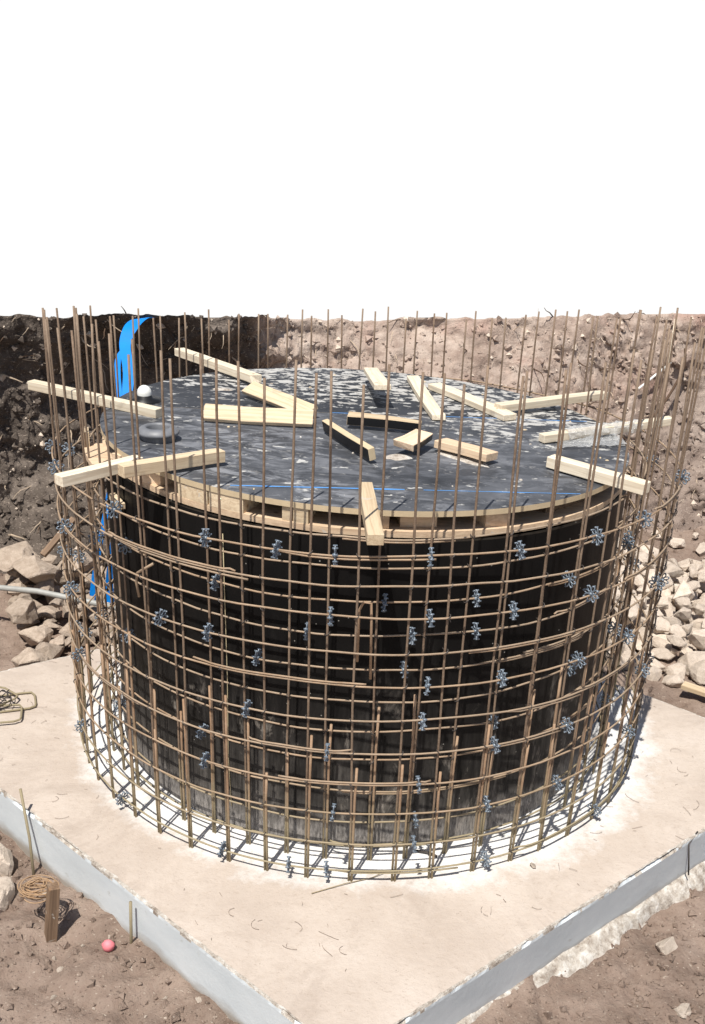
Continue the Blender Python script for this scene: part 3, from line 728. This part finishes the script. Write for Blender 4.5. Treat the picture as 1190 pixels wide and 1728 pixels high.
timber('timber_batten', (0.835, -0.510, D(.835, -.5) + .060), (1.203, -0.832, 1.648), 0.062, 0.050, 'thick pale batten sticking out over the front right rim', mat=PINEP)
timber('timber_batten', (-0.0, -1.043, 1.672), (0.045, -1.610, 1.664), 0.056, 0.044, 'batten sticking out over the front rim toward the viewer', mat=PINE, taper=1.1)
# white mortar smear under the orange board
def blob(name, c, rx, ry, h, mat, label=None, cat=None, group=None, rz=0, seed=0, zf=None):
    m = MB(); nr, na = 5, 26
    def F(i, j):
        a = 2 * pi * i / na; r = j / (nr - 1); k = 1 + 0.28 * FB(cos(a) * 1.4 + seed, sin(a) * 1.4, 0, 3)
        x, y = rx * r * k * cos(a), ry * r * k * sin(a); x, y = x * cos(rz) - y * sin(rz), x * sin(rz) + y * cos(rz)
        X, Y = c[0] + x, c[1] + y
        z = (zf(X, Y) if zf else c[2]) + h * (1 - r * r) + 0.0008 - (0.004 if j == nr - 1 else 0)
        return (X, Y, z)
    m.grid(na, nr, F, wrapu=True); o = m.build(name, mat, smooth=True); props(o, label, cat, group); return o
blob('mortar_smear', (0.44, -0.45), 0.19, 0.055, 0.006, WHITEP if False else CHIP, 'white mortar smear under the short orange brown board', 'mortar', rz=-0.75, seed=3, zf=dz)
blob('mortar_smear', (0.16, -0.50), 0.10, 0.05, 0.008, CHIP, 'crusty mortar dab at the near end of the thick propped block', 'mortar', rz=0.5, seed=9, zf=dz)
blob('mortar_smear', (-0.80, 0.56), 0.06, 0.022, 0.008, CHIP, 'white crescent shaped mortar dab on the lid behind the broad flat board', 'mortar', rz=0.1, seed=14, zf=dz)
random.seed(5)
for k in range(46):
    a = U(0, 6.28); r = 1.2 * math.sqrt(rnd()); x, y = r * cos(a), r * sin(a)
    blob('mortar_crumb', (x, y), U(.005, .013), U(.004, .008), .004, CHIP if rnd() < .7 else EDGE, 'small pale crumb scattered on the black lid', 'mortar crumb', 'crumbs scattered on the lid', rz=U(0, 3), seed=k, zf=dz)
# clear crumpled film round the right-hand batten
m = MB()
def F(i, j):
    f = i / 40; q = 2 * pi * j / 14; c = Vector((0.98, -0.016, 1.618)).lerp(Vector((1.40, 0.222, 1.612)), f)
    r = 0.036 + 0.014 * FB(f * 9, cos(q) * 2, sin(q) * 2, 4); er = Vector((-0.49, 0.87, 0))
    return c + er * cos(q) * r + Vector((0, 0, 1)) * sin(q) * r * 0.9
m.grid(41, 15, F)
o = m.build('clear_film', CLEAR); props(o, 'clear crumpled plastic film wrapped round the right batten', 'plastic film')
m = MB()
def F(i, j):
    x = 0.93 + 0.36 * i / 30; y = -0.20 + 0.20 * j / 16 + 0.15 * i / 30
    return (x, y, dz(x, y) + 0.010 + 0.018 * abs(FB(x * 14, y * 14, 0, 4)))
m.grid(31, 17, F)
o = m.build('clear_film', CLEAR); props(o, 'clear crumpled plastic sheet lying on the lid below the wrapped batten', 'plastic film')

# rubber ring and white cap on the lid
fl = empty('rubber_ring', (-0.954, -0.485, dz(-.954, -.485)), label='black rubber ring with open centre lying on the left of the lid', cat='rubber ring')
m = MB(); prof = [(0.054, 0.0), (0.052, 0.050), (0.058, 0.060), (0.080, 0.055), (0.093, 0.040), (0.096, 0.030), (0.082, 0.024), (0.078, 0.0)]
m.grid(40, len(prof), lambda i, j: (prof[j][0] * cos(2 * pi * i / 40) * (1 + .02 * sin(i)), prof[j][0] * sin(2 * pi * i / 40), prof[j][1]), wrapu=True)
m.build('ring_body', RUB, fl, smooth=True)
m = MB(); m.prism([(0.049 * cos(2 * pi * i / 30), 0.049 * sin(2 * pi * i / 30)) for i in range(30)], 0.0006, 0.003); m.build('ring_hole_shade', BLACKP, fl)  # black disc paints the shade inside the open ring
cp = empty('capped_socket', (-1.155, 0.20, dz(-1.155, .2)), label='black socket with a white domed cap at the left rim of the lid', cat='pipe cap')
m = MB(); prof = [(0.085, 0.0), (0.083, 0.010), (0.042, 0.015), (0.037, 0.030), (0.0, 0.031)]
m.grid(30, len(prof), lambda i, j: (prof[j][0] * cos(2 * pi * i / 30), prof[j][0] * sin(2 * pi * i / 30), prof[j][1]), wrapu=True); m.build('socket', BLACKP, cp, smooth=True)
m = MB(); prof = [(0.036, 0.026), (0.037, 0.042), (0.034, 0.056), (0.025, 0.070), (0.012, 0.078), (0.0, 0.079)]
m.grid(30, len(prof), lambda i, j: (prof[j][0] * cos(2 * pi * i / 30), prof[j][0] * sin(2 * pi * i / 30), prof[j][1]), wrapu=True); m.build('white_cap', WHITEP, cp, smooth=True)

# ------------------------------------------------------------ blue flat hose hanging down the cut
def ribbon(m, P, W, th=0.006):
    """P centre points, W half-width vectors"""
    n = len(P)
    def F(i, j):
        p = Vector(P[i]); w_ = Vector(W[i]); q = [(-1, 0), (1, 0), (1, 1), (-1, 1), (-1, 0)][j]
        return p + w_ * q[0] + Vector((0, -th, 0)) * q[1]
    m.grid(n, 5, F)
def smoothpath(P, k=8):
    out = []
    P = [Vector(p) for p in P]
    for i in range(len(P) - 1):
        a, b_, c, d_ = P[max(0, i - 1)], P[i], P[i + 1], P[min(len(P) - 1, i + 2)]
        for j in range(k):
            f = j / k; out.append(0.5 * (2 * b_ + (c - a) * f + (2 * a - 5 * b_ + 4 * c - d_) * f * f + (3 * b_ - a - 3 * c + d_) * f ** 3))
    out.append(P[-1]); return out
m = MB()
C_ = smoothpath([(-1.66, 2.74, 1.60), (-1.675, 2.60, 1.625), (-1.70, 2.42, 1.60), (-1.725, 2.30, 1.50), (-1.665, 2.10, 1.36), (-1.65, 1.95, 1.22), (-1.62, 1.80, .95), (-1.72, 1.72, .4), (-1.80, 1.70, .0), (-1.80, 1.62, -.26)])
Wd = smoothpath([(.065, 0, .01), (.065, 0, .01), (.056, 0, .005), (.040, 0, 0), (.040, 0, 0), (.037, 0, 0), (.04, 0, 0), (.03, 0.01, 0), (.022, 0.02, 0), (.03, 0.02, 0)])
ribbon(m, C_, Wd)
hose = empty('flat_hose', (-1.80, 1.62, -.28), label='bright blue flat hose hanging down the dark bank behind the lid', cat='hose')
o = m.build('hose_run', BLUE, hose, smooth=False); o.location = -Vector(hose.location)
m = MB()
C_ = smoothpath([(-1.735, 2.32, 1.475), (-1.765, 2.25, 1.42), (-1.745, 2.1, 1.33), (-1.715, 1.97, 1.225), (-1.70, 1.85, .95), (-1.82, 1.75, .4), (-1.90, 1.72, .05), (-1.93, 1.60, -.24)])
Wd = smoothpath([(.012, 0, 0), (.020, 0, 0), (.022, 0, 0), (.024, 0, 0), (.024, 0, 0), (.02, 0, 0), (.018, 0.01, 0), (.02, 0.02, 0)])
ribbon(m, C_, Wd); o = m.build('hose_fold', BLUE, hose); o.location = -Vector(hose.location)

# ------------------------------------------------------------ rocks
random.seed(21)
def rockmesh(seed, flat=0.7):
    random.seed(seed); bm = bmesh.new()
    for i in range(random.randint(13, 20)):
        v = Vector((random.gauss(0, 1), random.gauss(0, 1), random.gauss(0, 1))).normalized() * U(0.42, 0.52)
        v.z *= flat; v.x *= U(.9, 1.15); bm.verts.new(v)
    bmesh.ops.convex_hull(bm, input=bm.verts)
    bmesh.ops.delete(bm, geom=[v for v in bm.verts if not v.link_faces], context='VERTS')
    bmesh.ops.bevel(bm, geom=bm.edges[:], offset=0.035, segments=1, affect='EDGES', clamp_overlap=True)
    bmesh.ops.triangulate(bm, faces=bm.faces[:])
    bmesh.ops.subdivide_edges(bm, edges=[e for e in bm.edges if e.calc_length() > .1], cuts=2)
    bmesh.ops.triangulate(bm, faces=bm.faces[:])
    for v in bm.verts:
        k = 0.035 * FB(v.co.x * 5 + seed, v.co.y * 5, v.co.z * 5, 4); v.co += v.co.normalized() * k
    me = bpy.data.meshes.new('rock'); bm.to_mesh(me); bm.free(); return me
RA = [rockmesh(100 + i, U(.6, .85)) for i in range(14)]; RB = []
for me in RA: me.materials.append(ROCKA)
for i in range(10):
    me = rockmesh(300 + i, .6); me.materials.append(ROCKB); RB.append(me)
def inside(P, x, y):
    c = False; n = len(P)
    for i in range(n):
        x1, y1 = P[i]; x2, y2 = P[(i + 1) % n]
        if (y1 > y) != (y2 > y) and x < (x2 - x1) * (y - y1) / (y2 - y1) + x1: c = not c
    return c
def place(me, x, y, z, s, label, group, seed=None, cat='rock', name='rock'):
    o = bpy.data.objects.new(name, me); col.objects.link(o); o.location = (x, y, z)
    o.scale = (s * U(.85, 1.25), s * U(.85, 1.15), s * U(.8, 1.1)); o.rotation_euler = (U(-.35, .35), U(-.35, .35), U(0, 6.28)); props(o, label, cat, group); return o
random.seed(77)
def pile(poly, smin, smax, n, meshes, label, group, zb, heap=0.0, fill=0.62):
    xs_ = [p[0] for p in poly]; ys_ = [p[1] for p in poly]; pts = []; tries = 0
    cx0, cy0 = sum(xs_) / len(xs_), sum(ys_) / len(ys_)
    while len(pts) < n and tries < 9000:
        tries += 1
        x, y = U(min(xs_), max(xs_)), U(min(ys_), max(ys_)); s = smin + (smax - smin) * rnd() ** 1.6
        if not -.365 < x / (y + 5.15) < .375: continue
        if not inside(poly, x, y) or math.hypot(x, y) < 1.62 + s * .5: continue
        if any(math.hypot(x - a, y - b_) < fill * (s + c) / 2 for a, b_, c in pts): continue
        pts.append((x, y, s))
    for x, y, s in pts:
        sz = 'large' if s > .27 else 'tiny' if s < .10 else 'small' if s < .17 else 'middling'
        g_ = x / (y + 5.15)
        if x > 0: lab = sz + ' pale rock ' + ('at the near end' if y < 1.7 else 'halfway back' if y < 2.35 else 'at the far end') + ' of the right pile, ' + ('behind the cage bars' if g_ < .285 else 'just clear of the cage' if g_ < .325 else 'by the right edge')
        else: lab = sz + ' brown rock ' + ('below' if y < 1.25 else 'behind') + ' the grey pipe, ' + ('behind the cage bars' if g_ > -.275 else 'just clear of the cage' if g_ > -.325 else 'by the left edge')
        place(random.choice(meshes), x, y, gz(x, y) + s * 0.22 + zb, s, lab, lab.replace(' rock ', ' rocks '))
    return pts
PR = [(1.60, 1.45), (1.74, 1.18), (2.02, 0.95), (2.5, 1.0), (4.0, 1.4), (4.2, 2.6), (3.3, 3.15), (2.55, 2.9), (2.2, 3.5), (1.75, 3.2), (1.5, 2.3)]
LBR = 'pale dusty rock in the pile to the right of the footing'; GR = 'rocks piled right of the footing'
p1 = pile(PR, .16, .34, 120, RA, LBR, GR, 0.0, fill=.66)
random.seed(8)
PR2 = [(1.85, 1.6), (2.2, 1.25), (3.6, 1.7), (3.7, 2.4), (2.9, 2.7), (2.0, 2.9), (1.7, 2.3)]
pile(PR2, .13, .27, 75, RA, LBR, GR, 0.13, fill=.80)
pile(PR, .06, .13, 45, RA, LBR, GR, 0.05, fill=1.0)
random.seed(31)
PL = [(-3.5, .7), (-2.5, .45), (-2.15, .55), (-1.95, .95), (-1.72, 1.15), (-1.6, 1.9), (-1.9, 2.25), (-3.4, 2.3)]
LBL = 'brownish angular rock in the pile at the foot of the dark bank'; GL = 'rocks piled left behind the footing'
pile(PL, .17, .34, 46, RB, LBL, GL, 0.02, fill=.74)
random.seed(32)
pile([(-3.3, 1.2), (-2.4, 1.0), (-1.9, 1.4), (-2.0, 2.1), (-3.3, 2.2)], .15, .28, 18, RB, LBL, GL, .16, fill=1.0)
pile(PL, .07, .14, 30, RB, LBL, GL, .03, fill=.9)
random.seed(40)
place(RB[3], -2.60, 1.95, 0.02, .36, 'large rock leaning against the foot of the dark bank at the left edge', None)
place(RB[5], -2.06, .62, -.14, .28, 'wedge shaped rock at the left edge sitting on the corner of the footing', None)
place(RB[4], -2.35, 1.72, -.02, .40, 'reddish brown slab of rock in front of the dark hollow', None)
place(RA[7], -1.70, -1.20, -.25, .26, 'pale flat rock at the left edge near the leaning rusty bar', None)
place(RA[9], -1.62, -1.44, -.26, .24, 'pale rounded rock left of the wire coil', None)
for i, (x, y, s) in enumerate(((2.75, 3.45, .18), (2.95, 3.3, .2), (2.62, 3.7, .14), (3.15, 3.75, .13), (2.98, 3.72, .09), (2.45, 3.85, .12), (2.1, 3.6, .22))):
    place(random.choice(RA), x, y, gz(x, y) + .03, s, 'pale stone lying apart on the bare soil behind the right rock pile', 'stones on the bare soil')
# soil strewn stones front left / front right
random.seed(55)
for i in range(34):
    x, y = U(-1.7, -.55), U(-2.35, -1.2)
    if (x + 1.221) * 0.818 + (y + 1.401) * 0.936 > -0.03: continue
    place(random.choice(RA), x, y, gz(x, y) + .004, U(.012, .035), 'small pale stone chip on the brown soil in front left of the footing', 'stone chips front left')
for i in range(18):
    x, y = U(1.0, 2.0), U(-2.2, -1.1)
    if (x - .634) * 0.91 - (y + 1.95) * 1.063 < .22: continue
    place(random.choice(RA), x, y, gz(x, y) + .01, U(.02, .09), 'small stone on the brown soil in front right of the footing', 'stones front right')
place(RA[1], 1.44, -1.55, -.28, .13, 'pale flat stone by the mortar strip at the front right', None)

# clods and crumbs: uncountable
def clods(name, n, fn, smin, smax, mat):
    m = MB()
    for k in range(n):
        p = fn()
        if p is None: continue
        s = smin + (smax - smin) * rnd() ** 2.5; b0 = len(m.v)
        R = Matrix.Rotation(U(0, 6), 3, 'Z') @ Matrix.Rotation(U(0, 6), 3, 'X')
        for v in ((1, 0, 0), (-1, 0, 0), (0, 1, 0), (0, -1, 0), (0, 0, 1), (0, 0, -1)):
            m.v.append(p + R @ (Vector(v) * s * U(.6, 1.2)))
        for f in ((0, 2, 4), (2, 1, 4), (1, 3, 4), (3, 0, 4), (2, 0, 5), (1, 2, 5), (3, 1, 5), (0, 3, 5)):
            m.f.append(tuple(b0 + i for i in f)); m.mi.append(0)
    o = m.build(name, mat); o['kind'] = 'stuff'
def offslab(x, y):
    a = (x + 1.221) * 0.818 + (y + 1.401) * 0.936 > -0.03; b_ = (x - .634) * -0.91 + (y + 1.95) * 1.063 > -.03
    return not (a and b_ and y < .2) and not (y >= .2 and abs(x) < 1.6 and y < 1.7)
def pg():
    x, y = U(-3.2, 4.2), U(-2.8, 4.6)
    return Vector((x, y, gz(x, y) + .003)) if offslab(x, y) else None
def pb():
    u, t = U(2.6, 14), rnd() ** 1.2; p = bank(u, t); return p
def pt():
    u, t = U(2.6, 14), 0.06 + rnd() ** 3 * .3; return bank(u, t) + Vector((0, -U(0, .3), -.0))
def pf():
    x, y = (U(-2.2, 0), U(-2.6, -.6)) if rnd() < .55 else (U(.6, 2.6), U(-2.4, -.7))
    return Vector((x, y, gz(x, y) + .004)) if offslab(x, y) else None
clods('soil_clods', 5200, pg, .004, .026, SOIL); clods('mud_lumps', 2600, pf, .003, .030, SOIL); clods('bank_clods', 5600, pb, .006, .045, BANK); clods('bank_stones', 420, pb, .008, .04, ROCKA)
# dry roots and straw sticking out of the cut
def roots(name, n, mat, lmin, lmax, rr, ulo, uhi):
    m = MB()
    for k in range(n):
        u, t = U(ulo, uhi), U(.15, 1.0); p = bank(u, t); _, out = bankpos(u, t)
        d_ = Vector((U(-1, 1), U(-.6, .2), U(-1.2, .5))).normalized(); L = U(lmin, lmax); P = [p + out * .02]
        for i in range(4):
            d_ = (d_ + Vector((U(-.5, .5), U(-.4, .3), U(-.5, .3)))).normalized(); q = P[-1] + d_ * L / 4
            P.append(q)
        m.tube(P, [rr, rr * .9, rr * .75, rr * .5, rr * .3], 4)
    o = m.build(name, mat); o['kind'] = 'stuff'
roots('dry_roots', 380, ROOT, .05, .24, .0045, 2.8, 14); roots('straw', 1300, STRAW, .02, .10, .0028, 7, 14); roots('thick_roots', 40, ROOT, .15, .38, .008, 2.8, 10); roots('dark_roots', 180, TWIG, .06, .25, .006, 3, 14)

# ------------------------------------------------------------ small things round the footing
rod('grey_pipe', [(-3.4, 1.47, -.02), (-2.51, 1.36, .02), (-2.2, 1.30, .03), (-1.81, 1.22, .00), (-1.4, 1.25, -.10)], .020, PIPE, 'long grey conduit pipe lying across the left rock pile', 'pipe', n=12)
rod('leaning_bar', [(-1.495, -1.265, -.30), (-1.52, -1.19, -.10), (-1.56, -1.12, .13)], .007, BARM, 'tall rusty bar standing beside the left side of the footing', 'rebar')
rod('short_bar', [(-.945, -1.700, -.36), (-.935, -1.702, -.2), (-.925, -1.705, -.01)], .007, BARM, 'short rusty bar driven in beside the footing right of the pink lump', 'rebar')
st = empty('wooden_stake', (-1.29, -1.66, -.30), label='brown wooden stake standing in the soil under the wire coil', cat='stake')
m = MB(); M4 = Matrix.Translation((0, 0, .13)) @ Matrix.Rotation(radians(7), 4, 'Y') @ Matrix.Rotation(radians(-4), 4, 'X') @ Matrix.Rotation(radians(28), 4, 'Z') @ Matrix.Rotation(radians(90), 4, 'Y')
m.box(.36, .052, .045, Matrix.Identity(4)); o = m.build('post', OLDW, st); o.matrix_local = M4
m = MB(); random.seed(3)
cc0 = Vector((-1.365, -1.58, -.065))
P = []
for i in range(330):
    q = 2 * pi * i / 22 + .2; k = i / 330; r = .050 + .034 * N3(k * 17, 3) + .016 * sin(k * 31)
    P.append(cc0 + Vector((r * cos(q) * 1.2, r * sin(q), .022 * sin(q * .5 + k * 9) + .05 * N3(k * 25, 8))))
m.tube(P, .0024, 5); o = m.build('wire_coil', WIRE, smooth=True); props(o, 'loose coil of copper brown binding wire hung behind the wooden stake', 'wire coil')
m = MB(); m.grid(20, 9, lambda i, j: (-1.03 + .027 * sin(pi * j / 8) * cos(.314 * i) * (1 + .35 * FB(i * .5, j * .7, 0, 3)), -1.735 + .025 * sin(pi * j / 8) * sin(.314 * i), gz(-1.03, -1.735) + .026 - .027 * cos(pi * j / 8)), wrapu=True)
o = m.build('pink_lump', PINK, smooth=True); props(o, 'small round pink lump on the soil between the stake and the short bar', 'foam lump')
timber('timber_board', (2.10, .80, -.20), (2.55, .50, -.22), .07, .03, 'plank end on the soil at the right edge behind the footing corner', mat=PINE, group=None)
# wooden bits in the left rubble
timber('timber_stub', (-2.30, 1.78, .10), (-2.12, 2.02, .30), .045, .03, 'broken grey stick poking up from the left rock pile', mat=OLDW, group=None, roll=20)
# tied stirrups lying on the slab at the left edge
sg = empty('stirrup_bundle', (-1.95, -.2, 0), label='bent rebar stirrups lying on the footing at the left edge', cat='stirrups')
for (dx, dy, rz, z) in ((0.0, .05, .35, .010), (-.03, -.10, .25, .022), (-.10, .02, .9, .034)):
    c, s = cos(rz), sin(rz); P = []
    for (x, y) in ((-.34, -.09), (.12, -.09), (.15, -.075), (.155, -.05), (.155, .05), (.14, .085), (.10, .09), (-.34, .09)): P.append((dx + x * c - y * s, dy + x * s + y * c, z))
    m = MB(); m.tube(P, .006, 7); m.build('stirrup', BARM, sg)
m = MB()
for i in range(6):
    P = [(U(-.12, .04), U(-.06, .08), .03 + U(0, .06)) for _ in range(4)]; m.tube(smoothpath(P, 4), .003, 5)
m.build('binding_wire', TIEM, sg)
# hooked black wire on the right side of the slab
rod('bent_wire', [(1.655, -1.06, .004), (1.60, -1.125, -.02), (1.61, -1.14, -.10), (1.63, -1.13, -.20)], .004, TIEM, 'thin black wire hooked over the right side of the footing', 'wire')
# wire clippings on the slab
random.seed(64)
k = 0
while k < 95:
    x, y = U(-2.0, 2.1), U(-2.1, .6)
    if not inside([cL, cF, cR, cB], x, y) or math.hypot(x, y) < 1.56: continue
    if min(abs((x + 1.221) * .659 + (y + 1.401) * .753), abs((x - .634) * -.65 + (y + 1.95) * .76)) < .05: continue
    k += 1; L = .015 + .10 * rnd() ** 2.5; q = U(0, 6.28); kk = U(-1, 1) * 40; P = []
    for i in range(9):
        P.append((x, y, .0055)); q += (kk + U(-20, 20)) * L / 8; x += cos(q) * L / 8; y += sin(q) * L / 8
    rod('wire_clipping', P, .0008, CLIPM, 'thin rusty wire clipping lying on the pale footing', 'wire clipping', 'wire clippings on the footing', n=4)
rod('wire_clipping', [(-.16, -1.62, .006), (-.02, -1.55, .008), (.10, -1.50, .006), (.16, -1.46, .012)], .0022, STARTM, 'longest clipping, a nearly straight wire on the footing in front of the cage', 'wire clipping', n=5)
rod('dark_stick', [(.30, -1.30, .008), (.36, -1.315, .010), (.395, -1.335, .008)], .006, TIEM, 'short dark stick on the footing in front of the cage foot', 'stick', n=6)
place(RA[3], .83, -1.37, .006, .04, 'small cream stone lying on the footing at the front right', None)
# stick, slanting pipe and pole on the right-hand bank
def onb(x, y, z, dy=-.10):
    # nearest bank point in front of given x,z : march along u,t
    best = None
    for i in range(240):
        u = 9 + 5.5 * i / 240
        for j in range(50):
            p = bankpos(u, j / 50)[0]; e = (p.x - x) ** 2 + (p.z - z) ** 2
            if best is None or e < best[0]: best = (e, p)
    p = best[1]; return Vector((p.x, p.y + dy, p.z))
A_, B_, C2_ = onb(2.45, 4.2, .85), onb(2.78, 4.4, 1.02), onb(2.82, 4.6, 1.38)
rod('white_pipe', [A_, A_.lerp(B_, .5), B_], .011, WHITEP, 'thin white pipe slanting out of the right bank', 'pipe')
rod('pale_pole', [B_ + Vector((-.02, 0, -.02)), C2_ + Vector((-.01, 0, .0))], .014, PINEP, 'pale upright stick above the slanting white pipe', 'stick')
A_, B_ = onb(2.62, 4.2, .62, -.14), onb(2.90, 4.3, .95, -.16)
rod('dark_root', smoothpath([A_ + Vector((-.25, 0, -.12)), A_, B_, B_ + Vector((.02, .1, .2))], 5), .012, TWIG, 'dark root running beside the slanting white pipe', 'root')
o = None
